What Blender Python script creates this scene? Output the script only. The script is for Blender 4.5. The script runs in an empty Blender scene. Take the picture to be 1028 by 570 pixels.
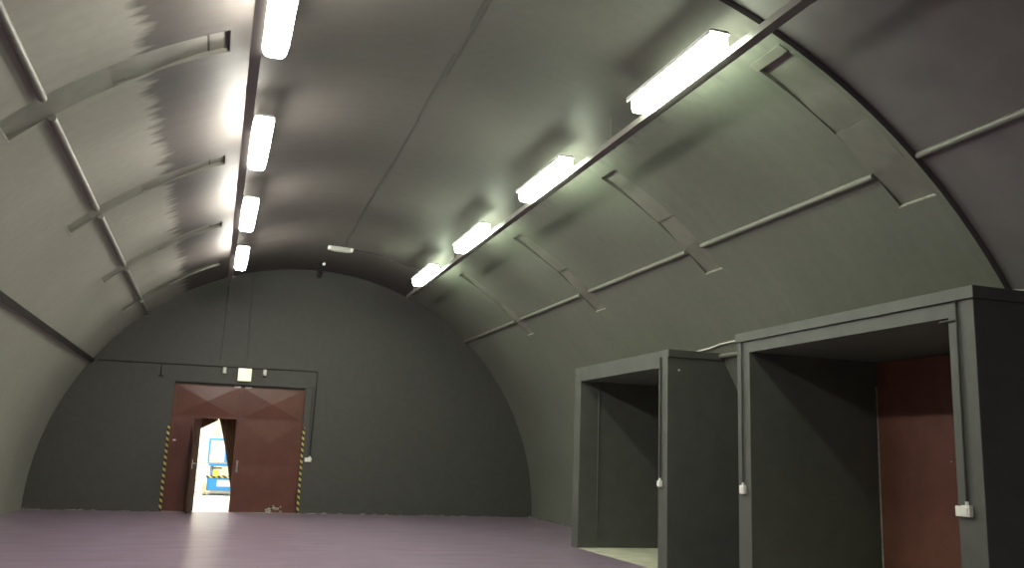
import bpy, bmesh, math, random
from mathutils import Vector, Matrix
random.seed(7)
C = bpy.context.scene.collection
PI = math.pi
CX = 1.96          # centre line of the vault
RF, RN = 5.56, 5.62   # radius of the far lining, of the near lining
YRIB, YEND, YBACK = 6.13, 21.16, -9.0

# ------------------------------------------------------------------ materials
def nodes(name):
    m = bpy.data.materials.new(name); m.use_nodes = True
    nt = m.node_tree; b = nt.nodes['Principled BSDF']
    return m, nt, b

def mat(name, col, rough=0.5, var=0.12, scale=6.0, metal=0.0, spec=0.5, bump=0.0, bscale=60.0, stretch=(1, 1, 1)):
    m, nt, b = nodes(name)
    N, L = nt.nodes.new, nt.links.new
    tc = N('ShaderNodeTexCoord'); mp = N('ShaderNodeMapping'); mp.inputs['Scale'].default_value = stretch
    L(tc.outputs['Object'], mp.inputs['Vector'])
    no = N('ShaderNodeTexNoise'); no.inputs['Scale'].default_value = scale; no.inputs['Detail'].default_value = 5
    L(mp.outputs['Vector'], no.inputs['Vector'])
    mr = N('ShaderNodeMapRange'); mr.inputs['From Min'].default_value = .3; mr.inputs['From Max'].default_value = .7
    mr.inputs['To Min'].default_value = 1 - var; mr.inputs['To Max'].default_value = 1 + var
    L(no.outputs['Fac'], mr.inputs['Value'])
    mx = N('ShaderNodeMix'); mx.data_type = 'RGBA'; mx.blend_type = 'MULTIPLY'; mx.inputs[0].default_value = 1
    mx.inputs[6].default_value = (*col, 1); L(mr.outputs['Result'], mx.inputs[7]); L(mx.outputs[2], b.inputs['Base Color'])
    b.inputs['Roughness'].default_value = rough; b.inputs['Metallic'].default_value = metal
    b.inputs['Specular IOR Level'].default_value = spec
    if bump:
        n2 = N('ShaderNodeTexNoise'); n2.inputs['Scale'].default_value = bscale; n2.inputs['Detail'].default_value = 4
        L(tc.outputs['Object'], n2.inputs['Vector'])
        bp = N('ShaderNodeBump'); bp.inputs['Strength'].default_value = bump; bp.inputs['Distance'].default_value = .01
        L(n2.outputs['Fac'], bp.inputs['Height']); L(bp.outputs['Normal'], b.inputs['Normal'])
    return m

def math_node(nt, op, a, b=None, clamp=False):
    n = nt.nodes.new('ShaderNodeMath'); n.operation = op; n.use_clamp = clamp
    for i, v in enumerate((a, b)):
        if v is None: continue
        if isinstance(v, (int, float)): n.inputs[i].default_value = v
        else: nt.links.new(v, n.inputs[i])
    return n.outputs[0]

def vault_material():
    m, nt, b = nodes('vault_paint')
    N, L = nt.nodes.new, nt.links.new
    tc = N('ShaderNodeTexCoord'); sx = N('ShaderNodeSeparateXYZ'); L(tc.outputs['Object'], sx.inputs[0])
    dx = math_node(nt, 'SUBTRACT', sx.outputs[0], CX)
    th = math_node(nt, 'ARCTAN2', dx, sx.outputs[2])
    arc = math_node(nt, 'MULTIPLY', th, RF)
    def noise(su, sv, scale, detail=4, off=0):
        cb = N('ShaderNodeCombineXYZ')
        L(math_node(nt, 'MULTIPLY', arc, su), cb.inputs[0]); L(math_node(nt, 'MULTIPLY', sx.outputs[1], sv), cb.inputs[1]); cb.inputs[2].default_value = off
        n = N('ShaderNodeTexNoise'); n.inputs['Scale'].default_value = scale; n.inputs['Detail'].default_value = detail
        L(cb.outputs[0], n.inputs['Vector']); return n.outputs['Fac']
    streak = noise(.25, 3.0, 2.0, 5, 3)       # roller marks that run round the arch
    blotch = noise(1, 1, .7, 5, 9)
    fine = noise(1, 1, 9, 3, 1)
    # ragged edge where the brownish crown coat stops on the left
    jag = noise(.4, 3.0, 2.2, 6, 5)
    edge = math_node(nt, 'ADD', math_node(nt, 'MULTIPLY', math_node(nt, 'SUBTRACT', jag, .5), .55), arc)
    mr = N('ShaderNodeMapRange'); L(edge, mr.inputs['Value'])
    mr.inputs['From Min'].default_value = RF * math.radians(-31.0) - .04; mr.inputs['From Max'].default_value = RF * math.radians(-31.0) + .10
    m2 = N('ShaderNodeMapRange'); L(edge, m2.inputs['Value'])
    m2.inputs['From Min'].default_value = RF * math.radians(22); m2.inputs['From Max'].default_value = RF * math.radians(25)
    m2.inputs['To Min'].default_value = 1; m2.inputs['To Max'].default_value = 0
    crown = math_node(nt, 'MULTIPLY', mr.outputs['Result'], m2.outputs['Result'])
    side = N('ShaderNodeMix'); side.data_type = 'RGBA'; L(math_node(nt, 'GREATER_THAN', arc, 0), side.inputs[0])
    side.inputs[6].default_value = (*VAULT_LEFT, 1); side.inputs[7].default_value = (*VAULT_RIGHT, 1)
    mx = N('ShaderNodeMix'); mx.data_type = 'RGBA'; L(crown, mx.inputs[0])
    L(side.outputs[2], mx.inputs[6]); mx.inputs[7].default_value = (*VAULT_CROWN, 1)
    v = math_node(nt, 'ADD', math_node(nt, 'MULTIPLY', streak, .30), math_node(nt, 'MULTIPLY', blotch, .40))
    v = math_node(nt, 'ADD', v, math_node(nt, 'MULTIPLY', fine, .22))
    v = math_node(nt, 'ADD', v, .54)
    mu = N('ShaderNodeMix'); mu.data_type = 'RGBA'; mu.blend_type = 'MULTIPLY'; mu.inputs[0].default_value = 1
    L(mx.outputs[2], mu.inputs[6]); L(v, mu.inputs[7]); L(mu.outputs[2], b.inputs['Base Color'])
    rr = math_node(nt, 'ADD', math_node(nt, 'MULTIPLY', streak, .22), .46)
    L(rr, b.inputs['Roughness']); b.inputs['Specular IOR Level'].default_value = .28
    bp = N('ShaderNodeBump'); bp.inputs['Strength'].default_value = .25; bp.inputs['Distance'].default_value = .02
    L(math_node(nt, 'ADD', math_node(nt, 'MULTIPLY', streak, .6), math_node(nt, 'MULTIPLY', blotch, .8)), bp.inputs['Height']); L(bp.outputs['Normal'], b.inputs['Normal'])
    return m

def floor_material():
    m, nt, b = nodes('purple_floor_paint')
    N, L = nt.nodes.new, nt.links.new
    tc = N('ShaderNodeTexCoord')
    def noise(sc, st, det=5):
        mp = N('ShaderNodeMapping'); mp.inputs['Scale'].default_value = st; L(tc.outputs['Object'], mp.inputs['Vector'])
        n = N('ShaderNodeTexNoise'); n.inputs['Scale'].default_value = sc; n.inputs['Detail'].default_value = det
        L(mp.outputs['Vector'], n.inputs['Vector']); return n.outputs['Fac']
    a = noise(.9, (1, .5, 1)); s = noise(1.6, (.8, .6, 1), 3); f = noise(2.2, (.6, 1.4, 1), 8)
    cr = N('ShaderNodeValToRGB'); L(f, cr.inputs[0])
    cr.color_ramp.elements[0].position = .3; cr.color_ramp.elements[0].color = (*[c * .82 for c in FLOOR], 1)
    cr.color_ramp.elements[1].position = .72; cr.color_ramp.elements[1].color = (*[c * 1.26 for c in FLOOR], 1)
    L(cr.outputs[0], b.inputs['Base Color'])
    L(math_node(nt, 'ADD', math_node(nt, 'MULTIPLY', s, .05), math_node(nt, 'ADD', math_node(nt, 'MULTIPLY', a, .04), .272)), b.inputs['Roughness'])
    return m

def emit(name, col, strength):
    m, nt, b = nodes(name)
    b.inputs['Base Color'].default_value = (.8, .8, .78, 1)
    b.inputs['Emission Color'].default_value = (*col, 1); b.inputs['Emission Strength'].default_value = strength
    return m

def hazard_material():
    m, nt, b = nodes('hazard_tape')
    N, L = nt.nodes.new, nt.links.new
    tc = N('ShaderNodeTexCoord'); sx = N('ShaderNodeSeparateXYZ'); L(tc.outputs['Object'], sx.inputs[0])
    t = math_node(nt, 'ADD', sx.outputs[2], math_node(nt, 'MULTIPLY', sx.outputs[0], .8))
    fr = math_node(nt, 'FRACT', math_node(nt, 'MULTIPLY', t, 1 / .13))
    st = math_node(nt, 'GREATER_THAN', fr, .54)
    mx = N('ShaderNodeMix'); mx.data_type = 'RGBA'; L(st, mx.inputs[0])
    mx.inputs[6].default_value = (.015, .014, .012, 1); mx.inputs[7].default_value = (.55, .44, .10, 1)
    L(mx.outputs[2], b.inputs['Base Color']); b.inputs['Roughness'].default_value = .5
    return m

def chip_material():
    m, nt, b = nodes('chipped_wall_foot')
    N, L = nt.nodes.new, nt.links.new
    tc = N('ShaderNodeTexCoord'); n = N('ShaderNodeTexNoise'); n.inputs['Scale'].default_value = 5; n.inputs['Detail'].default_value = 6
    L(tc.outputs['Object'], n.inputs['Vector'])
    cr = N('ShaderNodeValToRGB'); L(n.outputs['Fac'], cr.inputs[0])
    cr.color_ramp.elements[0].position = .50; cr.color_ramp.elements[0].color = (.06, .055, .05, 1)
    cr.color_ramp.elements[1].position = .62; cr.color_ramp.elements[1].color = (.45, .42, .38, 1)
    L(cr.outputs[0], b.inputs['Base Color']); b.inputs['Roughness'].default_value = .9
    return m

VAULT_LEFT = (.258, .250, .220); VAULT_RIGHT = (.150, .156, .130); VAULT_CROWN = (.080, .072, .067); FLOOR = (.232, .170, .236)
M = dict(
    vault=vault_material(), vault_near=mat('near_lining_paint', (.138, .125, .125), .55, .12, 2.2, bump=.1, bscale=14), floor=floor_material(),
    wall=mat('end_wall_paint', (.060, .0585, .0545), .62, .07, 9, bump=.08, bscale=40),
    portal=mat('portal_paint', (.084, .087, .078), .6, .10, 4, bump=.12, bscale=50),
    cover=mat('cover_sheet_paint', (.160, .156, .134), .5, .12, 5),
    lip=mat('pale_edge_paint', (.34, .33, .29), .5, .25, 20),
    black=mat('black_paint', (.016, .015, .014), .6, .1, 8),
    dark=mat('dark_conduit_paint', (.035, .034, .032), .5, .1, 8),
    conduit=mat('grey_conduit_paint', (.165, .158, .138), .45, .12, 10),
    rail=mat('rail_paint', (.18, .165, .155), .45, .08, 10),
    rod=mat('steel_rod', (.3, .3, .3), .4, .1, 10, metal=.8),
    gate=mat('brown_red_door_paint', (.118, .041, .029), .33, .14, 3, bump=.08, bscale=12),
    gate_shaded=mat('shaded_matt_door_paint', (.07, .034, .026), .85, .12, 3, spec=.15),  # darker, duller copy of the door paint; the leaf's shade put in
    red=mat('red_brown_door_paint', (.140, .056, .040), .5, .16, 3),
    white=mat('white_plastic', (.86, .85, .79), .4, .04, 10),
    cap=mat('lamp_end_plastic', (.7, .7, .68), .4, .03, 10),
    cable=mat('white_cable_sheath', (.7, .69, .64), .5, .05, 10),
    cream=mat('cream_sign_plastic', (.82, .80, .60), .4, .03, 6),
    chrome=mat('steel_handle', (.6, .6, .6), .3, .05, 10, metal=.9),
    concrete=mat('pale_concrete', (.50, .49, .38), .8, .16, 3, bump=.1, bscale=20),
    chip=chip_material(), hazard=hazard_material(),
    plaster=mat('pale_plaster', (.72, .70, .64), .8, .06, 2),
    hallfloor=mat('pale_hall_floor', (.70, .68, .60), .5, .08, 2),
    blue=mat('blue_machine_paint', (.03, .24, .62), .4, .06, 6),
    tan=mat('tan_tyre_rubber', (.50, .43, .32), .7, .08, 12),
    board=mat('pale_board', (.66, .63, .57), .7, .08, 5),
    beige=mat('beige_column_paint', (.55, .46, .33), .7, .06, 4),
    brown=mat('brown_curtain_cloth', (.085, .042, .018), .85, .2, 4, stretch=(3, 3, .5)),
    lime=mat('lime_plastic', (.45, .62, .08), .5, .05, 8),
    grey=mat('grey_steel', (.30, .30, .29), .5, .08, 8, metal=.3),
    steelgrey=mat('grey_lamp_body', (.42, .42, .40), .4, .06, 10),
)
LAMP_R = emit('lamp_diffuser_cool', (.84, 1.0, .73), 58.0)
LAMP_L = emit('lamp_diffuser_warm', (1.0, .955, .86), 104.0)
SIGN = emit('sign_face_glow', (1.0, .95, .66), .62)

# ------------------------------------------------------------------ mesh helpers
def nb(): return bmesh.new()

def box(bm, x0, x1, y0, y1, z0, z1, bev=0.0, mtx=None):
    r = bmesh.ops.create_cube(bm, size=1)
    vs = r['verts']
    for v in vs: v.co = Vector(((x0 + x1) / 2 + v.co.x * (x1 - x0), (y0 + y1) / 2 + v.co.y * (y1 - y0), (z0 + z1) / 2 + v.co.z * (z1 - z0)))
    if bev:
        es = list({e for v in vs for e in v.link_edges})
        r2 = bmesh.ops.bevel(bm, geom=es, offset=bev, segments=2, affect='EDGES', profile=.5)
        vs = list({v for f in r2['faces'] for v in f.verts} | {v for v in vs if v.is_valid})
    if mtx is not None:
        for v in vs: v.co = mtx @ v.co
    return bm

def tube(bm, pts, r, n=10, cap=True):
    pts = [Vector(p) for p in pts]; rings = []
    up0 = None
    for i, p in enumerate(pts):
        t = (pts[min(i + 1, len(pts) - 1)] - pts[max(i - 1, 0)]).normalized()
        if up0 is None:
            up0 = Vector((0, 0, 1)) if abs(t.z) < .9 else Vector((0, 1, 0))
        a = (up0 - t * up0.dot(t)).normalized(); b = t.cross(a); up0 = a
        rings.append([bm.verts.new(p + r * (math.cos(2 * PI * k / n) * a + math.sin(2 * PI * k / n) * b)) for k in range(n)])
    for q, s in zip(rings, rings[1:]):
        for k in range(n): bm.faces.new((q[k], q[(k + 1) % n], s[(k + 1) % n], s[k]))
    if cap:
        bm.faces.new(rings[0][::-1]); bm.faces.new(rings[-1])
    return bm

def prism(bm, outline, y0, y1):
    """closed (x, z) outline pushed along y"""
    a = [bm.verts.new((x, y0, z)) for x, z in outline]; b = [bm.verts.new((x, y1, z)) for x, z in outline]
    n = len(a)
    for i in range(n): bm.faces.new((a[i], a[(i + 1) % n], b[(i + 1) % n], b[i]))
    bm.faces.new(a[::-1]); bm.faces.new(b)
    return bm

def vp(deg, y, r): t = math.radians(deg); return Vector((CX + r * math.sin(t), y, r * math.cos(t)))

def arcslab(bm, t0, t1, y0, y1, r0, r1, n=16):
    """curved slab that follows the vault between two angles"""
    rings = []
    for i in range(n + 1):
        t = t0 + (t1 - t0) * i / n
        rings.append([bm.verts.new(vp(t, y, r)) for y, r in ((y0, r0), (y1, r0), (y1, r1), (y0, r1))])
    for q, s in zip(rings, rings[1:]):
        for k in range(4): bm.faces.new((q[k], q[(k + 1) % 4], s[(k + 1) % 4], s[k]))
    bm.faces.new(rings[0][::-1]); bm.faces.new(rings[-1])
    return bm

def obj(name, bm, m, parent=None, smooth=False, loc=None):
    me = bpy.data.meshes.new(name)
    bmesh.ops.recalc_face_normals(bm, faces=bm.faces)
    if parent is not None and loc is None: loc = parent.get('_o', (0, 0, 0))
    if loc is not None:
        for v in bm.verts: v.co -= Vector(loc)
    bm.to_mesh(me); bm.free(); me.materials.append(m)
    if smooth:
        for p in me.polygons: p.use_smooth = True
        me.set_sharp_from_angle(angle=math.radians(35))
    o = bpy.data.objects.new(name, me); C.objects.link(o)
    if parent is not None: o.parent = parent
    elif loc is not None: o.location = loc
    return o

def tag(o, label=None, cat=None, group=None, kind=None):
    if label: o['label'] = label
    if cat: o['category'] = cat
    if group: o['group'] = group
    if kind: o['kind'] = kind
    return o

def thing(name, label, cat, loc=(0, 0, 0), group=None, kind=None):
    """an Empty at the thing's base; part meshes are given in world coordinates"""
    e = bpy.data.objects.new(name, None); C.objects.link(e); e.location = loc; e['_o'] = tuple(loc); e.empty_display_size = .1
    return tag(e, label, cat, group, kind)

def sub(name, bm, m, part, root, smooth=False):
    return obj(name, bm, m, part, smooth, loc=root['_o'])

def struct(name, bm, m, smooth=False):
    return tag(obj(name, bm, m, None, smooth), kind='structure')

# ------------------------------------------------------------------ portal dimensions
PX = 5.85                                   # plane of the portal fronts
PORT = {'near': (5.76, 9.32, 6.04, 9.06), 'far': (11.07, 14.44, 11.33, 14.17)}
ZTOP, ZOPEN, XB = 2.97, 2.735, 7.61
THOLE = math.degrees(math.atan2(4.76, 2.86))

# ------------------------------------------------------------------ room shell
RY = ((6.20, 6.64), (9.79, 10.20), (13.40, 13.80), (16.93, 17.29))       # ducts let into the right of the vault
LYC = ((8.0, 8.47), (11.76, 12.16), (15.42, 15.84), (18.92, 19.36))      # and into the left
TR, TL = (26.3, 45.7), (-22.7, -44.3)
SLOTS = [(TR[0], TR[1], *y) for y in RY] + [(TL[1], TL[0], *y) for y in LYC]
bm = nb()
ye_ = [p[0] + .12 for p in PORT.values()] + [p[1] - .12 for p in PORT.values()] + [v for y in RY + LYC for v in y]
ys = sorted(v for v in {YRIB, YEND + .02, *ye_, *[YRIB + k * .75 for k in range(1, 20)]} if v >= YRIB)
ths = sorted({THOLE, *TR, *TL, *[-90 + k * 1.5 for k in range(121)]})
def vgrid(bm, ys, r, slots):
    g = [[bm.verts.new(vp(t, y, r)) for t in ths] for y in ys]
    for i in range(len(ys) - 1):
        for k in range(len(ths) - 1):
            ym = (ys[i] + ys[i + 1]) / 2; tm = (ths[k] + ths[k + 1]) / 2
            if tm > THOLE and any(p[0] + .1 < ym < p[1] - .1 for p in PORT.values()): continue
            if any(a < tm < b and c < ym < d for a, b, c, d in slots): continue
            bm.faces.new((g[i][k], g[i + 1][k], g[i + 1][k + 1], g[i][k + 1]))
    return g
g1 = vgrid(bm, ys, RF, SLOTS)
for v in [v for v in bm.verts if not v.link_faces]: bm.verts.remove(v)
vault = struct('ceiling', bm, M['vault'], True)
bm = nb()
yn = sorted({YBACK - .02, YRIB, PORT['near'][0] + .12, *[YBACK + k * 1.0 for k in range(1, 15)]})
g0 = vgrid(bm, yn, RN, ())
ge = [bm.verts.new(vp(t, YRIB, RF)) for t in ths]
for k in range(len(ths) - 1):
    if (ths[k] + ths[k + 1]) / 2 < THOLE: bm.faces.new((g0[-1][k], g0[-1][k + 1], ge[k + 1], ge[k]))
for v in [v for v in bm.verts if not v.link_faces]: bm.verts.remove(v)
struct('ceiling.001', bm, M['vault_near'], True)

bm = nb(); box(bm, CX - 5.75, CX + 5.75, YBACK - .3, YEND + .35, -.2, 0); struct('floor', bm, M['floor'])

DX0, DX1, DZ = -.90, 1.925, 2.79
arc = [(CX + 5.64 * math.sin(math.radians(t)), 5.64 * math.cos(math.radians(t))) for t in range(88, -89, -2)]
bm = nb()
prism(bm, [(CX - 5.64, 0), (DX0, 0), (DX0, DZ), (DX1, DZ), (DX1, 0), (CX + 5.64, 0)] + arc, YEND, YEND + .3)
struct('wall_back', bm, M['wall'])
bm = nb(); prism(bm, [(CX - 5.7, 0), (CX + 5.7, 0)] + [(CX + 5.7 * math.sin(math.radians(t)), 5.7 * math.cos(math.radians(t))) for t in range(88, -89, -2)], YBACK - .3, YBACK)
struct('wall_front', bm, M['wall'])
# crumbled paint where the walls meet the floor
def foot(name, x0, y0, x1, y1, inx, iny):
    bm = nb(); n = int(math.hypot(x1 - x0, y1 - y0) / .06); a = []
    for i in range(n + 1):
        t = i / n; x = x0 + (x1 - x0) * t; y = y0 + (y1 - y0) * t
        h = .008 + .022 * random.random() ** 3; d = .012 + .03 * random.random() ** 3
        a.append([bm.verts.new(p) for p in ((x, y, 0), (x + inx * d, y + iny * d, 0), (x + inx * d * .6, y + iny * d * .6, h * .6), (x, y, h))])
    for q, s in zip(a, a[1:]):
        for k in range(4): bm.faces.new((q[k], q[(k + 1) % 4], s[(k + 1) % 4], s[k]))
    bm.faces.new(a[0][::-1]); bm.faces.new(a[-1])
    struct(name, bm, M['chip'])
foot('baseboard_back', DX1 + .02, YEND - .001, CX + 5.53, YEND - .001, 0, -1)
foot('baseboard_left', CX - 5.53, YEND - .001, DX0 - .1, YEND - .001, 0, -1)
foot('baseboard_right', CX + 5.55, 14.5, CX + 5.55, YEND - .05, -1, 0)

# seam of the crown sheets, slightly askew, with gaps where filler covers it
bm = nb()
for y0, y1, off in ((3.0, 7.95, 0), (7.2, 9.2, .05), (8.6, 10.6, 0), (10.6, 13.2, .02), (12.6, 19.2, 0)):
    n = 8
    for i in range(n):
        ya, yb = y0 + (y1 - y0) * i / n, y0 + (y1 - y0) * (i + 1) / n
        f = lambda y: .55 + (y - 7.4) * .185
        r = (RN if yb <= YRIB else RF) - .004
        p = [vp(f(ya) + math.degrees(off / RF) + s * .10, ya, r) for s in (-1, 1)] + [vp(f(yb) + math.degrees(off / RF) + s * .10, yb, r) for s in (1, -1)]
        if ya < YRIB < yb: continue
        lo = [bm.verts.new(q) for q in p]; hi = [bm.verts.new(q + Vector((0, 0, .02))) for q in p]
        bm.faces.new(lo); bm.faces.new(hi[::-1])
        for k in range(4): bm.faces.new((lo[k], lo[(k + 1) % 4], hi[(k + 1) % 4], hi[k]))
struct('trim_1', bm, M['dark'])

# ------------------------------------------------------------------ portals
def portal(key, label):
    y0, y1, a, b = PORT[key]
    t = thing('concrete_portal', label, 'portal', (PX, (y0 + y1) / 2, 0), 'box portals along the right wall')
    for s0, s1 in ((y0, a), (b, y1)):
        bm = nb(); box(bm, PX, XB + .12, s0, s1, 0, ZOPEN if key == 'x' else ZTOP - .004, .006); obj('side_wall', bm, M['portal'], t)
    bm = nb(); box(bm, PX + .001, XB + .12, a - .002, b + .002, ZOPEN, ZTOP - .004); obj('header', bm, M['portal'], t)
    bm = nb(); box(bm, XB + .06, XB + .2, a - .1, b + .1, 0, ZTOP - .05); obj('rear_wall', bm, M['portal'], t)
    bm = nb(); box(bm, PX + .02, XB + .06, a, b, 0, .006); obj('threshold_floor', bm, M['concrete'], t)
    # top strip
    if key == 'near':
        bm = nb(); box(bm, PX - .028, PX, y0 - .028, y1 + .0, 2.868, ZTOP, .003); box(bm, PX, 6.75, y0 - .028, y0, 2.868, ZTOP, .003)
    else:
        bm = nb(); box(bm, PX, 6.75, y0 - .028, y0, 2.868, ZTOP, .003)
    obj('top_strip', bm, M['portal'], t)
    return t
portal('near', 'grey box portal with red-brown door inside, the larger one near the right edge')
portal('far', 'smaller grey box portal with pale floor inside, nearer the double door')

# red-brown door at the back of the near portal
d2 = thing('door_2', 'dark red-brown door deep inside the large grey portal', 'door', (XB, 7.55, 0), None, 'structure')
y0, y1, a, b = PORT['near']
bm = nb(); box(bm, XB, XB + .05, a + .03, b - .03, .008, ZOPEN - .01, .004); obj('door_leaf', bm, M['red'], d2)
bm = nb(); box(bm, XB - .006, XB, b - .03, b - .012, .008, ZOPEN - .3); obj('edge_strip', bm, M['lip'], d2)
bm = nb(); box(bm, XB - .012, XB, 7.90, 7.92, 1.55, 1.57, .003); obj('screw_head', bm, M['lip'], d2)

# ------------------------------------------------------------------ lighting rails and lamps
XRL, XRR, ZR = .045, 3.905, 4.85
def rail(x, label):
    t = thing('lighting_rail', label, 'rail', (x, 5, ZR), 'lighting rails')
    bm = nb()   # upside-down channel
    w, h, e = .048, .068, .006
    prism(bm, [(x - w, ZR), (x + w, ZR), (x + w, ZR + h), (x - w, ZR + h)], 2.5, 19.72); obj('channel', bm, M['rail'], t)
    for y in (5.2, 8.75, 12.2, 15.65, 19.2):
        r = RN if y < YRIB else RF
        zt = math.sqrt(r * r - (x - CX) ** 2)
        bm = nb(); tube(bm, [(x, y, ZR + h), (x, y, zt + .002)], .008, 8); box(bm, x - w - .004, x + w + .004, y - .02, y + .02, ZR - .004, ZR + h + .004); obj('hanger', bm, M['rail'], t)
rail(XRL, 'dark lighting rail hanging left of the crown beside the warm bright lamps')
rail(XRR, 'dark lighting rail hanging right of the crown beside the greenish white lamps')

LY = (6.95, 10.45, 13.92, 17.36); LEN = 1.58
where = ('nearest the camera', 'second from the camera', 'third from the camera', 'nearest the end wall')
def lamp(x, y, s, m, label):
    z = ZR - .018; hw = .11
    t = thing('fluorescent_lamp', label, 'lamp', (x, y, z), 'fluorescent lamps on the rails')
    y0, y1 = y - LEN / 2, y + LEN / 2
    bm = nb(); prism(bm, [(x - s * .121, z + .138), (x - s * .1115, z + .138), (x - s * .1115, z + .1712), (x + s * .085, z + .1712), (x + s * .065, z + .195), (x - s * .10, z + .195), (x - s * .125, z + .175)], y0 - .006, y1 + .006); obj('housing', bm, M['cap'], t)
    # diffuser, rounded at both ends and along its lower edges
    prof = [(-1, .17), (-.97, .08), (-.90, .03), (-.72, .004), (-.5, 0), (.5, 0), (.75, .004), (.93, .025), (1, .05), (.88, .17)]
    bm = nb(); rings = []
    for yy, k in ((y0, .42), (y0 + .012, .62), (y0 + .035, .80), (y0 + .07, .93), (y0 + .12, 1), (y1 - .12, 1), (y1 - .07, .93), (y1 - .035, .80), (y1 - .012, .62), (y1, .42)):
        rings.append([bm.verts.new((x + s * px * hw * k, yy, z + .17 - (.17 - pz) * (.5 + .5 * k))) for px, pz in prof])
    n = len(prof)
    for q, w in zip(rings, rings[1:]):
        for k in range(n): bm.faces.new((q[k], q[(k + 1) % n], w[(k + 1) % n], w[k]))
    bm.faces.new(rings[0][::-1]); bm.faces.new(rings[-1])
    obj('diffuser', bm, m, t, True)
    for yy in (y0 + .25, y1 - .25):
        bm = nb(); xr = XRL if s < 0 else XRR
        box(bm, min(x + s * .05, xr), max(x + s * .05, xr) , yy - .015, yy + .015, z + .1715, z + .182)
        box(bm, xr - .012, xr + .012, yy - .015, yy + .015, ZR + .066, z + .1715)
        obj('bracket', bm, M['rod'], t)
for i, y in enumerate(LY):
    lamp(XRL + .161, y + .10, -1, LAMP_L, 'glaring warm white fluorescent lamp on the left rail, ' + where[i])
    lamp(XRR - .161, y, 1, LAMP_R, 'greenish white fluorescent lamp on the right rail, ' + where[i])

# ------------------------------------------------------------------ conduits along the vault
def run(name, deg, segs, rad, m, label, prj=.35):
    t = thing(name, label, 'conduit', (0, 0, 0)) if False else None
    bm = nb()
    for y0, y1 in segs:
        R = RN if y1 <= YRIB else RF
        c = R - rad * prj
        tube(bm, [vp(deg, y, c) for y in (y0, y1)], rad, 12)
    o = obj(name, bm, m, None, True, loc=vp(deg, segs[0][0], RF)); return tag(o, label, 'conduit')
def gaps(a, b, cov):
    e = [a] + [v for c in cov for v in c] + [b]; return [(e[i], e[i + 1]) for i in range(0, len(e), 2)]
run('conduit', 41.72, gaps(YBACK, YRIB - .01, ()) + gaps(RY[0][1], YEND - .01, RY[1:]), .032, M['conduit'], 'grey conduit running along the right side of the vault under the sheet covers')
run('conduit', -40.13, gaps(2.0, YRIB - .01, ()) + gaps(YRIB + .01, YEND - .01, LYC), .036, M['conduit'], 'grey conduit running along the left side of the vault under the sheet covers')

bm = nb(); arcslab(bm, -56.1, -55.1, 2.0, YEND - .01, RF + .01, RF - .05, 3)
o = obj('cable_trunking', bm, M['black'], None, loc=vp(-55.6, 11, RF)); tag(o, 'black cable trunking low along the left side of the vault', 'trunking')

# ------------------------------------------------------------------ sheet covers over the ducts
def cover(y0, y1, t0, t1, tm, label, left, ledge):
    """t0 upper end, t1 lower end, tm the joint between the two sheets that close the slot"""
    s = 1 if t1 > t0 else -1
    t = thing('duct_cover', label, 'duct cover', vp((t0 + t1) / 2, (y0 + y1) / 2, RF), 'sheet covers across the vault')
    def sheet(ta, tb, fn, n=14):
        bm = nb(); rings = []
        for i in range(n + 1):
            u = i / n; d = fn(u); tt = ta + (tb - ta) * u
            rings.append([bm.verts.new(vp(tt, y, RF + r)) for y, r in ((y0, d), (y1, d), (y1, d + .012), (y0, d + .012))])
        for q, w in zip(rings, rings[1:]):
            for k in range(4): bm.faces.new((q[k], q[(k + 1) % 4], w[(k + 1) % 4], w[k]))
        bm.faces.new(rings[0][::-1]); bm.faces.new(rings[-1]); return bm
    ramp = lambda a, m, b, c: (lambda u: a + (b - a) * u / m if u < m else b + (c - b) * (u - m) / (1 - m))
    ue, ls = (.022, .004) if ledge else (.006, .024)
    ta = t0 + (s * 2.0 if left else 0)
    if left:
        obj('top_sheet', sheet(t0, t0 + s * 1.8, lambda u: .05, 2), M['cover'], t, True)
        bm = nb(); arcslab(bm, t0 + s * 1.8, ta, y0, y1, RF + .05, RF + .10, 1); arcslab(bm, ta - s * .1, ta + s * .25, y0 + .04, y0 + .10, RF + .04, RF + .05, 1); obj('joint_gap', bm, M['black'], t)
    obj('upper_sheet', sheet(ta, tm, ramp(.052, .7, .010, ue)), M['cover'], t, True)
    obj('lower_sheet', sheet(tm, t1, ramp(ls, .5, -.004, .034)), M['cover'], t, True)
    bm = nb(); a, b = t0, t1
    arcslab(bm, a, b, y0 - .012, y0, RF + .002, RF + .11); arcslab(bm, a, b, y1, y1 + .012, RF + .002, RF + .11)
    arcslab(bm, a - s * .12, a, y0 - .012, y1 + .012, RF + .002, RF + .11, 1)
    obj('slot_lining', bm, M['cover'], t)
    bm = nb(); arcslab(bm, b, b + s * .13, y0 - .012, y1 + .012, RF - .004, RF + .11, 1); obj('end_lip', bm, M['lip'], t)  # paler than the cover paint; lit slot end put into the colour
    if not left and y0 < 7:
        bm = nb(); arcslab(bm, t0 - s * 1.0, t0 - s * .02, y0 - .01, y1 + .02, RF + .004, RF - .010, 3); obj('head_plate', bm, M['cover'], t)
wr = ('running down beside the rib', 'second from the rib', 'third from the rib', 'nearest the end wall')
for (a, b), w in zip(RY, wr): cover(a, b, *TR, 36.1, 'grey sheet duct cover on the right of the vault, ' + w, False, a < 7)
wl = ('largest and nearest the camera', 'second from the camera', 'third from the camera', 'nearest the end wall')
for (a, b), w in zip(LYC, wl): cover(a, b, *TL, -34, 'grey sheet duct cover on the left of the vault, ' + w, True, True)

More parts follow.
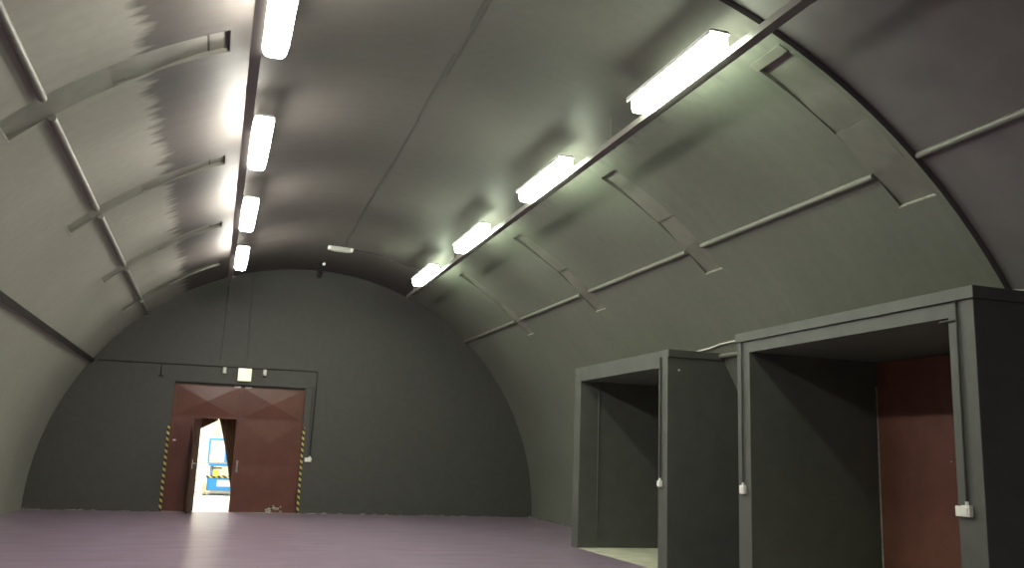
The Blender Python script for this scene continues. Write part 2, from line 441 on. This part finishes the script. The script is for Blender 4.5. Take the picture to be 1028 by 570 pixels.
# ------------------------------------------------------------------ wall switches and thin conduits
def wall_tube(name, pts, r, m, label, cat='conduit', group=None, n=8):
    bm = nb(); tube(bm, pts, r, n); o = obj(name, bm, m, None, True, loc=pts[0]); return tag(o, label, cat, group)

def switch(x, y, z, face, label, w=.08, h=.085, second=False):
    """face 'x': on a wall looking to -x; 'y': on a wall looking to -y"""
    t = thing('wall_switch', label, 'switch', (x, y, z), 'white surface switches')
    rot = Matrix.Translation((x, y, z)) @ (Matrix.Rotation(-PI / 2, 4, 'Z') if face == 'x' else Matrix.Identity(4))
    bm = nb(); box(bm, -w / 2, w / 2, -.045, 0, -h / 2, h / 2, .006, rot); obj('box', bm, M['white'], t)
    bm = nb(); box(bm, -w * .3, w * .3, -.053, -.045, -h * .3, h * .3, .002, rot); obj('rocker', bm, M['white'], t)
    bm = nb(); tube(bm, [rot @ Vector((0, -.02, h / 2 - .002)), rot @ Vector((0, -.02, h / 2 + .03))], .014, 10); obj('gland', bm, M['white'], t, True)
    if second:
        bm = nb(); box(bm, -w / 2 - .065, -w / 2 - .004, -.04, 0, -h / 2, h / 2 - .008, .006, rot); obj('side_box', bm, M['white'], t)
    return t
switch(PX, 5.925, 1.145, 'x', 'white double switch box on the right post of the large portal', .088, .09, True)
switch(PX, 9.195, 1.165, 'x', 'white switch box on the left post of the large portal', .085, .095)
switch(PX, 11.24, 1.15, 'x', 'white switch box on the right post of the small portal', .075, .085)
switch(2.13, YEND, 1.19, 'y', 'white switch box on the end wall right of the double door', .085, .1, True)
cx = PX - .011
wall_tube('conduit', [(cx - .009, 5.925, 1.22), (cx - .009, 5.925, 2.865)], .011, M['dark'], 'thin dark conduit down the right post of the large portal')
wall_tube('conduit', [(cx - .009, 9.195, 1.24), (cx - .009, 9.195, 2.865)], .011, M['dark'], 'thin dark conduit down the left post of the large portal')
wall_tube('conduit', [(cx - .009, 11.24, 1.22), (cx - .009, 11.24, 2.87)], .012, M['dark'], 'thin dark conduit down the right post of the small portal')
wall_tube('conduit', [(cx, 5.945, 2.705), (cx, 6.12, 2.705), (PX + .06, 6.125, 2.715)], .011, M['dark'], 'short dark conduit stub entering the top corner of the large portal')
wall_tube('conduit', [(cx, 11.26, 2.735), (cx, 11.37, 2.72), (PX + .05, 11.37, 2.715)], .011, M['dark'], 'short dark conduit stub entering the top corner of the small portal')
wall_tube('conduit', [(6.185, 14.158, .16), (6.185, 14.158, 2.66)], .012, M['portal'], 'thin grey conduit on the inner side of the small portal')
wall_tube('conduit', [vp(58.1, y, RF - .03) for y in (9.33, 10.2, 11.04)], .03, M['conduit'], 'grey conduit on the vault between the two portals')

# conduit on the end wall
ye = YEND - .012
wall_tube('conduit', [(-2.5, ye, 3.155), (.3, ye, 3.17), (2.155, ye, 3.185), (2.165, ye, 3.17), (2.13, ye, 1.26)], .013, M['black'], 'thin black conduit across the end wall above the double door', n=8)
wall_tube('conduit', [(-1.205, ye, 3.14), (-1.205, ye, 2.90), (-1.26, ye, 2.895), (-1.15, ye, 2.895)], .011, M['black'], 'short black conduit stub hanging left above the double door')
wall_tube('conduit', [(1.94, ye, 2.82), (2.09, ye, 2.825), (2.085, ye, 1.30)], .008, M['dark'], 'thin dark conduit beside the right edge of the double door')
wall_tube('cable', [(.035, ye + .006, 5.22), (.0, ye + .006, 3.18)], .007, M['dark'], 'thin dark cable down the end wall below the left rail', 'cable')
wall_tube('cable', [(.545, ye + .006, 5.36), (.58, ye + .006, 3.2)], .007, M['dark'], 'thin dark cable down the end wall above the cream sign', 'cable')

# white cables by the portals
def cz(x0): return ZTOP
bm = nb()
pts = [vp(56.9, 12.0, RF - .02), vp(56.75, 11.55, RF - .02), vp(56.6, 11.2, RF - .02), vp(56.3, 10.9, RF - .02), vp(56.25, 10.5, RF - .02), vp(56.4, 9.9, RF - .02), vp(56.6, 9.4, RF - .02)]
tube(bm, pts, .011, 8); tag(obj('cable', bm, M['cable'], None, True, loc=pts[0]), 'white cable looping over the vault between the two portals', 'cable')
bm = nb(); pts = [(6.16, 5.93, ZTOP + .009), (6.25, 5.84, ZTOP + .009), (6.42, 5.72, ZTOP + .004), (6.58, 5.45, ZTOP + .03), (6.68, 5.0, ZTOP - .02)]
tube(bm, pts, .009, 8); tag(obj('cable', bm, M['cable'], None, True, loc=pts[0]), 'white cable on top of the large portal at the right edge', 'cable')
# little bright dot on the small portal side
bm = nb(); tube(bm, [(6.02, 11.07, 2.69), (6.02, 11.05, 2.69)], .012, 10); tag(obj('wall_hook', bm, M['white'], None, True, loc=(6.02, 11.07, 2.69)), 'tiny white hook high on the side of the small portal', 'hook')

# ------------------------------------------------------------------ double door
d1 = thing('door_1', 'brown-red steel double door with open wicket door in the end wall', 'door', (.51, YEND + .1, 0), None, 'structure')
yd = YEND + .09     # face of the leaves
WX0, WX1, WZ = -.30, .472, 2.005
def panel(bm, x0, x1, z0, z1, bulge):
    """sheet with a shallow crossed crease"""
    v = [bm.verts.new(p) for p in ((x0, yd, z0), (x1, yd, z0), (x1, yd, z1), (x0, yd, z1))]
    w = [bm.verts.new(p) for p in ((x0, yd + .03, z0), (x1, yd + .03, z0), (x1, yd + .03, z1), (x0, yd + .03, z1))]
    c = bm.verts.new(((x0 + x1) / 2, yd - bulge, (z0 + z1) / 2))
    for k in range(4):
        bm.faces.new((v[k], v[(k + 1) % 4], c)); bm.faces.new((v[(k + 1) % 4], v[k], w[k], w[(k + 1) % 4]))
    bm.faces.new(w)
XM = .515
# left leaf
bm = nb()
box(bm, DX0, DX0 + .05, yd - .008, yd + .04, .002, DZ - .03, .002); box(bm, XM - .035, XM, yd - .008, yd + .04, .002, DZ - .03, .002)
box(bm, DX0 + .05, XM - .035, yd - .008, yd + .04, 2.02, 2.055, .002); box(bm, DX0 + .05, XM - .035, yd - .008, yd + .04, DZ - .06, DZ - .03, .002)
box(bm, WX0 - .03, WX0 - .002, yd - .008, yd + .04, .002, 2.02, .002)
lf = obj('left_leaf', bm, M['gate'], d1)
bm = nb(); panel(bm, DX0 + .05, XM - .035, 2.055, DZ - .06, .030); sub('panel', bm, M['gate'], lf, d1)
bm = nb(); panel(bm, DX0 + .05, WX0 - .03, 1.03, 2.02, .008); sub('panel', bm, M['gate'], lf, d1)
bm = nb(); panel(bm, DX0 + .05, WX0 - .03, .003, 1.03, .008); sub('panel', bm, M['gate'], lf, d1)
bm = nb(); box(bm, .36, .50, yd - .016, yd - .008, DZ - .062, DZ - .035, .002); sub('glint_plate', bm, M['white'], lf, d1)  # white plate standing in for a lit reflection on the leaf
bm = nb(); box(bm, DX0 + .08, DX0 + .14, yd - .016, yd - .004, 1.50, 1.53, .002); sub('label_plate', bm, M['white'], lf, d1)
# right leaf
bm = nb()
box(bm, XM, XM + .04, yd - .008, yd + .04, .002, DZ - .03, .002); box(bm, DX1 - .05, DX1, yd - .008, yd + .04, .002, DZ - .03, .002)
for z in (2.02, DZ - .06, .003): box(bm, XM + .04, DX1 - .05, yd - .008, yd + .04, z, z + .03, .002)
rl = obj('right_leaf', bm, M['gate'], d1)
for z0, z1, b in ((.032, 1.02, .01), (1.02, 2.02, .012), (2.05, DZ - .06, .030)):
    bm = nb(); panel(bm, XM + .04, DX1 - .05, z0, z1, b); sub('panel', bm, M['gate'], rl, d1)
bm = nb(); box(bm, .60, .74, yd - .016, yd - .008, DZ - .062, DZ - .035, .002); sub('glint_plate', bm, M['white'], rl, d1)  # white plate in place of the reflection on this leaf
bm = nb(); box(bm, XM + .035, XM + .075, yd - .016, yd - .006, .86, 1.12, .003); tube(bm, [(XM + .055, yd - .05, .93), (XM + .055, yd - .05, 1.10)], .012, 8); tube(bm, [(XM + .055, yd - .05, .95), (XM + .055, yd, .95)], .008, 8); tube(bm, [(XM + .055, yd - .05, 1.08), (XM + .055, yd, 1.08)], .008, 8)
sub('pull_handle', bm, M['chrome'], rl, d1, True)
# lumps of plaster stuck to the foot of the right leaf
bm = nb()
for k in range(16):
    x = 1.27 + .33 * random.random(); r = .012 + .02 * random.random()
    bmesh.ops.create_icosphere(bm, subdivisions=1, radius=r, matrix=Matrix.Translation((x, yd - .012, .02 + .17 * random.random() ** 2 * (1 if x > 1.38 else .4))) @ Matrix.Diagonal((1.6, .4, 1.0, 1)))
sub('plaster_splash', bm, M['lip'], rl, d1)
# wicket leaf swung into the room
ang = math.radians(98)
hx, hy = WX0, yd - .01
rot = Matrix.Translation((hx, hy, 0)) @ Matrix.Rotation(-ang, 4, 'Z')
bm = nb(); box(bm, 0, .76, -.0, .035, .015, 1.985, .004, rot); wl_ = obj('wicket_leaf', bm, M['gate_shaded'], d1)
bm = nb(); box(bm, .66, .72, .035, .041, .93, 1.12, .002, rot); box(bm, .68, .70, .041, .085, 1.03, 1.05, .002, rot); box(bm, .58, .70, .075, .09, 1.032, 1.048, .003, rot)
sub('lever_handle', bm, M['chrome'], wl_, d1)
bm = nb(); box(bm, DX0, DX1, YEND + .04, YEND + .2, DZ - .03, DZ, 0); obj('door_frame', bm, M['black'], d1)

for x0, x1, h, lab in ((-.957, -.903, 1.81, 'yellow and black hazard tape along the left edge of the double door'), (1.928, 1.98, 1.89, 'yellow and black hazard tape along the right edge of the double door')):
    bm = nb(); box(bm, x0, x1, YEND - .004, YEND, .01, h); tag(obj('hazard_tape', bm, M['hazard'], None, loc=((x0 + x1) / 2, YEND, 0)), lab, 'hazard tape')

# blank cream sign and two small lamps over the door
t = thing('exit_sign', 'blank cream square sign box above the middle of the double door', 'sign', (.555, YEND, 2.87))
bm = nb(); box(bm, .405, .705, YEND - .07, YEND, 2.865, 3.16, .008); obj('box', bm, M['cream'], t)
bm = nb(); box(bm, .417, .693, YEND - .076, YEND - .07, 2.877, 3.148, .002); obj('face', bm, SIGN, t)
for x, lab in ((.115, 'small white wall fitting left of the cream sign'), (.985, 'small white wall fitting right of the cream sign')):
    t = thing('wall_fitting', lab, 'fitting', (x, YEND, 3.09), 'white fittings beside the sign')
    bm = nb(); tube(bm, [(x, YEND - .05, 3.02), (x, YEND - .05, 3.05), (x, YEND - .05, 3.155)], .042, 14); obj('body', bm, M['white'], t, True)
    bm = nb(); tube(bm, [(x, YEND - .05, 3.0), (x, YEND - .05, 3.02)], .032, 14); obj('lens', bm, M['dark'], t, True)
    bm = nb(); box(bm, x - .02, x + .02, YEND - .02, YEND, 3.04, 3.13); obj('bracket', bm, M['white'], t)

# ------------------------------------------------------------------ crown fittings near the end wall
ya = 18.4
t = thing('emergency_lamp', 'unlit grey-white emergency lamp at the crown near the end wall', 'lamp', vp(2.0, ya, RF))
bm = nb(); arcslab(bm, -.5, 4.5, ya - .07, ya + .07, RF + .005, RF - .03, 6); obj('base', bm, M['steelgrey'], t)
bm = nb()
rings = []
for i, k in enumerate((.7, 1, 1, 1, 1, .7)):
    tt = -.35 + 4.7 * i / 5
    rings.append([bm.verts.new(vp(tt, ya + sy * .06 * (k if k < 1 else 1), RF - .03 - dr * k)) for sy, dr in ((-1, 0), (-1, .04), (-.6, .062), (.6, .062), (1, .04), (1, 0))])
for q, s in zip(rings, rings[1:]):
    for k in range(6): bm.faces.new((q[k], q[(k + 1) % 6], s[(k + 1) % 6], s[k]))
bm.faces.new(rings[0][::-1]); bm.faces.new(rings[-1])
obj('diffuser', bm, M['steelgrey'], t, True)
for tt in (-.42, 4.3):
    bm = nb(); arcslab(bm, tt - .25, tt + .35, ya - .075, ya + .075, RF + .003, RF - .06, 2); obj('end_cap', bm, M['white'], t)
bm = nb(); pts = [vp(4.6 + (19.5 - 4.6) * i / 12, ya, RF - .012) for i in range(13)] 
tube(bm, pts, .012, 8); tag(obj('conduit', bm, M['dark'], None, True, loc=pts[0]), 'thin dark conduit round the arch from the emergency lamp to the right rail', 'conduit')
t = thing('spotlight', 'small dark bracket spotlight at the crown against the end wall', 'spotlight', vp(.2, 20.3, RF))
c = vp(.25, 20.2, RF)
bm = nb(); box(bm, c.x - .07, c.x + .07, 20.1, 20.3, c.z - .03, c.z + .004, .004); obj('base', bm, M['black'], t)
for dx in (-.055, .055):
    bm = nb(); tube(bm, [(c.x + dx, 20.2, c.z - .02), (c.x + dx - .03, 20.35, c.z - .26)], .014, 8); obj('arm', bm, M['black'], t, True)
bm = nb(); tube(bm, [(c.x - .04, 20.36, c.z - .30), (c.x - .02, 20.26, c.z - .20)], .05, 14); obj('head', bm, M['black'], t, True)
bm = nb(); tube(bm, [(c.x + .02, 20.02, c.z - .06), (c.x + .02, 20.10, c.z - .05)], .034, 12); obj('lens', bm, M['white'], t, True)

# ------------------------------------------------------------------ hall beyond the wicket
H0, H1, HX0, HX1, HZ = YEND + .3, 32.0, -5.0, 6.0, 4.4
bm = nb(); box(bm, HX0, HX1, YEND + .3, H1 + .3, -.2, -.004); struct('floor.001', bm, M['hallfloor'])
bm = nb(); box(bm, -.9, 1.92, YEND + .02, YEND + .36, -.1, .003); struct('trim_2', bm, M['hallfloor'])
bm = nb(); box(bm, HX0, HX1, H1, H1 + .2, 0, HZ)
for k in range(44):
    x = HX0 + .125 + k * .25; box(bm, x - .05, x + .05, H1 - .035, H1, .02, HZ)
struct('wall_hall_back', bm, M['plaster'])
bm = nb(); box(bm, HX0 - .2, HX0, H0, H1 + .2, 0, HZ); struct('wall_hall_left', bm, M['plaster'])
bm = nb(); box(bm, HX1, HX1 + .2, H0, H1 + .2, 0, HZ); struct('wall_hall_right', bm, M['plaster'])
bm = nb(); box(bm, HX0 - .2, HX1 + .2, YEND + .3, H1 + .2, HZ, HZ + .2); struct('ceiling_hall', bm, M['plaster'])
bm = nb(); box(bm, -.02, .2, 30.6, 30.85, 0, HZ, .01); tag(obj('column', bm, M['beige'], None, loc=(.09, 30.7, 0)), 'beige column in the bright hall behind the blue lift', 'column')
for i in range(6):
    w = .55 + .05 * ((i * 7) % 3); z = .16 + i * .125
    bm = nb(); box(bm, -1.0 - .03 * (i % 2), -.42 + .03 * ((i * 5) % 3), 29.2, 30.2, z, z + .085, .004)
    tag(obj('board', bm, M['board'], None, loc=(-.7, 29.7, z)), ('lowest pale board', 'second lowest pale board', 'third lowest pale board', 'third highest pale board', 'second highest pale board', 'topmost pale board')[i] + ' of the stack left of the blue lift', 'board', 'stacked boards in the hall')
    for x in (-.9, -.52):
        zz = z - .04
        bm = nb(); box(bm, x - .04, x + .04, 29.25, 30.15, zz if i else .0, z)
        tag(obj('batten', bm, M['board'], None, loc=(x, 29.7, zz)), ('left' if x < -.7 else 'right') + ' spacer batten under the ' + ('lowest', 'second lowest', 'third lowest', 'third highest', 'second highest', 'topmost')[i] + ' board of the hall stack', 'batten', 'spacer battens in the hall stack')

# blue scissor lift
t = thing('scissor_lift', 'blue scissor lift standing in the bright hall beyond the wicket', 'lift', (.25, 28.6, 0))
X0, X1, Y0, Y1 = -.06, .74, 28.0, 29.5
bm = nb(); box(bm, X0, X1, Y0, Y1, .14, .52, .02); ch = obj('chassis', bm, M['blue'], t)
bm = nb(); box(bm, X0 + .3, X1 - .12, Y0 - .008, Y0, .26, .44, .003); sub('plate', bm, M['white'], ch, t)
bm = nb(); box(bm, X0 - .01, X1 + .01, Y0 - .015, Y0 + .01, .50, .57, .003); sub('hazard_strip', bm, M['hazard'], ch, t)
bm = nb(); box(bm, X0 + .12, X1 + .04, Y0 - .03, Y0 + .05, .08, .14, .01); sub('bumper', bm, M['grey'], ch, t)
for x in (X0 - .10, X1 - .02):
    for y in (Y0 + .24, Y1 - .24):
        bm = nb(); tube(bm, [(x, y, .30), (x + .005, y, .30), (x + .115, y, .30), (x + .12, y, .30)], .30 - .002, 24)
        w = obj('wheel', bm, M['tan'], t, True)
        bm = nb(); tube(bm, [(x - .006, y, .30), (x + .126, y, .30)], .12, 16); sub('hub', bm, M['grey'], w, t, True)
for k in range(3):
    z0, z1 = .54 + k * .10, .64 + k * .10
    for xs in (X0 + .1, X1 - .1):
        bm = nb(); tube(bm, [(xs, Y0 + .15, z0), (xs, Y1 - .15, z1)], .022, 8); tube(bm, [(xs + .05, Y1 - .15, z0), (xs + .05, Y0 + .15, z1)], .022, 8); obj('scissor_arm', bm, M['blue'], t, True)
bm = nb(); box(bm, X0 + .02, X1 - .05, Y0 + .02, Y1 - .05, .84, .92, .01); pf = obj('platform', bm, M['blue'], t)
bm = nb()
GX0, GX1 = X0 - .03, .40
for x in (GX0, GX1):
    for y in (Y0 + .04, Y1 - .1): tube(bm, [(x + .03, y, .9), (x + .03, y, 1.62)], .028, 8)
    for z in (1.25, 1.61): tube(bm, [(x + .03, Y0 + .04, z), (x + .03, Y1 - .1, z)], .022, 8)
for y in (Y0 + .04, Y1 - .1):
    for z in (1.61,): tube(bm, [(GX0 + .03, y, z), (GX1 + .03, y, z)], .028, 8)
sub('guard_rail', bm, M['blue'], pf, t, True)
bm = nb(); box(bm, GX0 + .08, GX1 - .02, Y0 + .07, Y0 + .09, 1.0, 1.55, .005); sub('mesh_panel', bm, M['plaster'], pf, t)
bm = nb(); box(bm, .10, .26, Y0 - .06, Y0 - .016, .545, .74, .02); obj('control_box', bm, M['lime'], t)
bm = nb(); box(bm, .08, .34, Y0 - .07, Y0 - .02, .76, .80, .008); obj('handle_bar', bm, M['black'], t)

bm = nb(); tube(bm, [(-1.2, 26.9, 0), (-1.2, 26.9, .92), (-1.15, 26.9, .95), (.65, 26.9, .95), (.7, 26.9, .92), (.7, 26.9, 0)], .016, 8)
tag(obj('hand_rail', bm, M['grey'], None, True, loc=(-.2, 26.9, 0)), 'thin grey barrier rail in front of the blue lift', 'rail')

# brown cloth tied back behind the wicket opening
t = thing('curtain', 'brown cloth curtain pulled aside behind the open wicket door', 'curtain', (.3, YEND + .45, 0))
def drape(fx0, fx1, z0, z1, n=40, mrows=24, y=YEND + .45, amp=.03, folds=7):
    bm = nb(); g = []
    for i in range(mrows + 1):
        v = i / mrows; z = z1 + (z0 - z1) * v; a, b = fx0(v), fx1(v)
        g.append([(a + (b - a) * k / n, y + amp * math.sin(folds * 2 * PI * k / n) * (.4 + .6 * (1 - v)), z) for k in range(n + 1)])
    fr = [[bm.verts.new(p) for p in row] for row in g]
    for i in range(mrows):
        for k in range(n): bm.faces.new((fr[i][k], fr[i][k + 1], fr[i + 1][k + 1], fr[i + 1][k]))
    return bm
bm = drape(lambda v: .05 + .44 * v ** .75, lambda v: .62, .45, 2.12, amp=.025); d = obj('right_drape', bm, M['brown'], t, True)
d.modifiers.new('thick', 'SOLIDIFY').thickness = .004
bm = nb()
n = 24; top = []; bot = []
for k in range(n + 1):
    u = k / n; x = -.42 + .50 * u; y = YEND + .45 + .02 * math.sin(5 * 2 * PI * u)
    top.append(bm.verts.new((x, y, 2.12))); bot.append(bm.verts.new((x, y, 1.72 + .27 * u ** 1.1)))
for k in range(n): bm.faces.new((top[k], top[k + 1], bot[k + 1], bot[k]))
d = obj('left_swag', bm, M['brown'], t, True); d.modifiers.new('thick', 'SOLIDIFY').thickness = .004
bm = nb(); tube(bm, [(-.6, YEND + .45, 2.12), (1.0, YEND + .45, 2.12)], .015, 10); box(bm, -.55, -.53, YEND + .28, YEND + .45, 2.11, 2.13); box(bm, .93, .95, YEND + .28, YEND + .45, 2.11, 2.13); obj('curtain_rod', bm, M['grey'], t, True)

for x in (-3.2, -.9):
    li = bpy.data.lights.new('hall_lamp', 'AREA'); li.shape = 'RECTANGLE'; li.size = 1.4; li.size_y = 5; li.energy = 600; li.color = (1, .97, .88)
    lo = bpy.data.objects.new('hall_lamp', li); C.objects.link(lo); lo.location = (x, 27, HZ - .05)

# the lamp rows go on behind the camera
for x in (XRL, XRR):
    li = bpy.data.lights.new('rear_lamp', 'AREA'); li.shape = 'RECTANGLE'; li.size = .2; li.size_y = 1.6; li.energy = 190; li.color = (1, .97, .88)
    lo = bpy.data.objects.new('rear_lamp', li); C.objects.link(lo); lo.location = (x, -5.2, 4.85)

# ------------------------------------------------------------------ world, camera, view
w = bpy.data.worlds.new('world'); bpy.context.scene.world = w; w.use_nodes = True
w.node_tree.nodes['Background'].inputs[0].default_value = (.01, .01, .01, 1); w.node_tree.nodes['Background'].inputs[1].default_value = .1

yaw, pitch, roll, f = .311037967, .188661681, .0373606768, 901.293263
cy, sy = math.cos(yaw), math.sin(yaw); r = Vector((cy, -sy, 0)); fw = Vector((sy, cy, 0)); up = Vector((0, 0, 1))
f2 = fw * math.cos(pitch) + up * math.sin(pitch); u2 = up * math.cos(pitch) - fw * math.sin(pitch)
r3 = r * math.cos(roll) + u2 * math.sin(roll); u3 = u2 * math.cos(roll) - r * math.sin(roll)
cam = bpy.data.cameras.new('camera'); co = bpy.data.objects.new('camera', cam); C.objects.link(co)
mw = Matrix((r3, u3, -f2)).transposed().to_4x4(); mw.translation = (0, 0, 1.45); co.matrix_world = mw
cam.sensor_width = 36; cam.sensor_fit = 'HORIZONTAL'; cam.lens = f / 1028 * 36; cam.clip_start = .05
bpy.context.scene.camera = co
vs = bpy.context.scene.view_settings
vs.view_transform = 'Standard'; vs.look = 'None'; vs.gamma = 1; vs.exposure = -0.1; vs.use_curve_mapping = False
for o in bpy.data.objects:
    if '_o' in o: del o['_o']
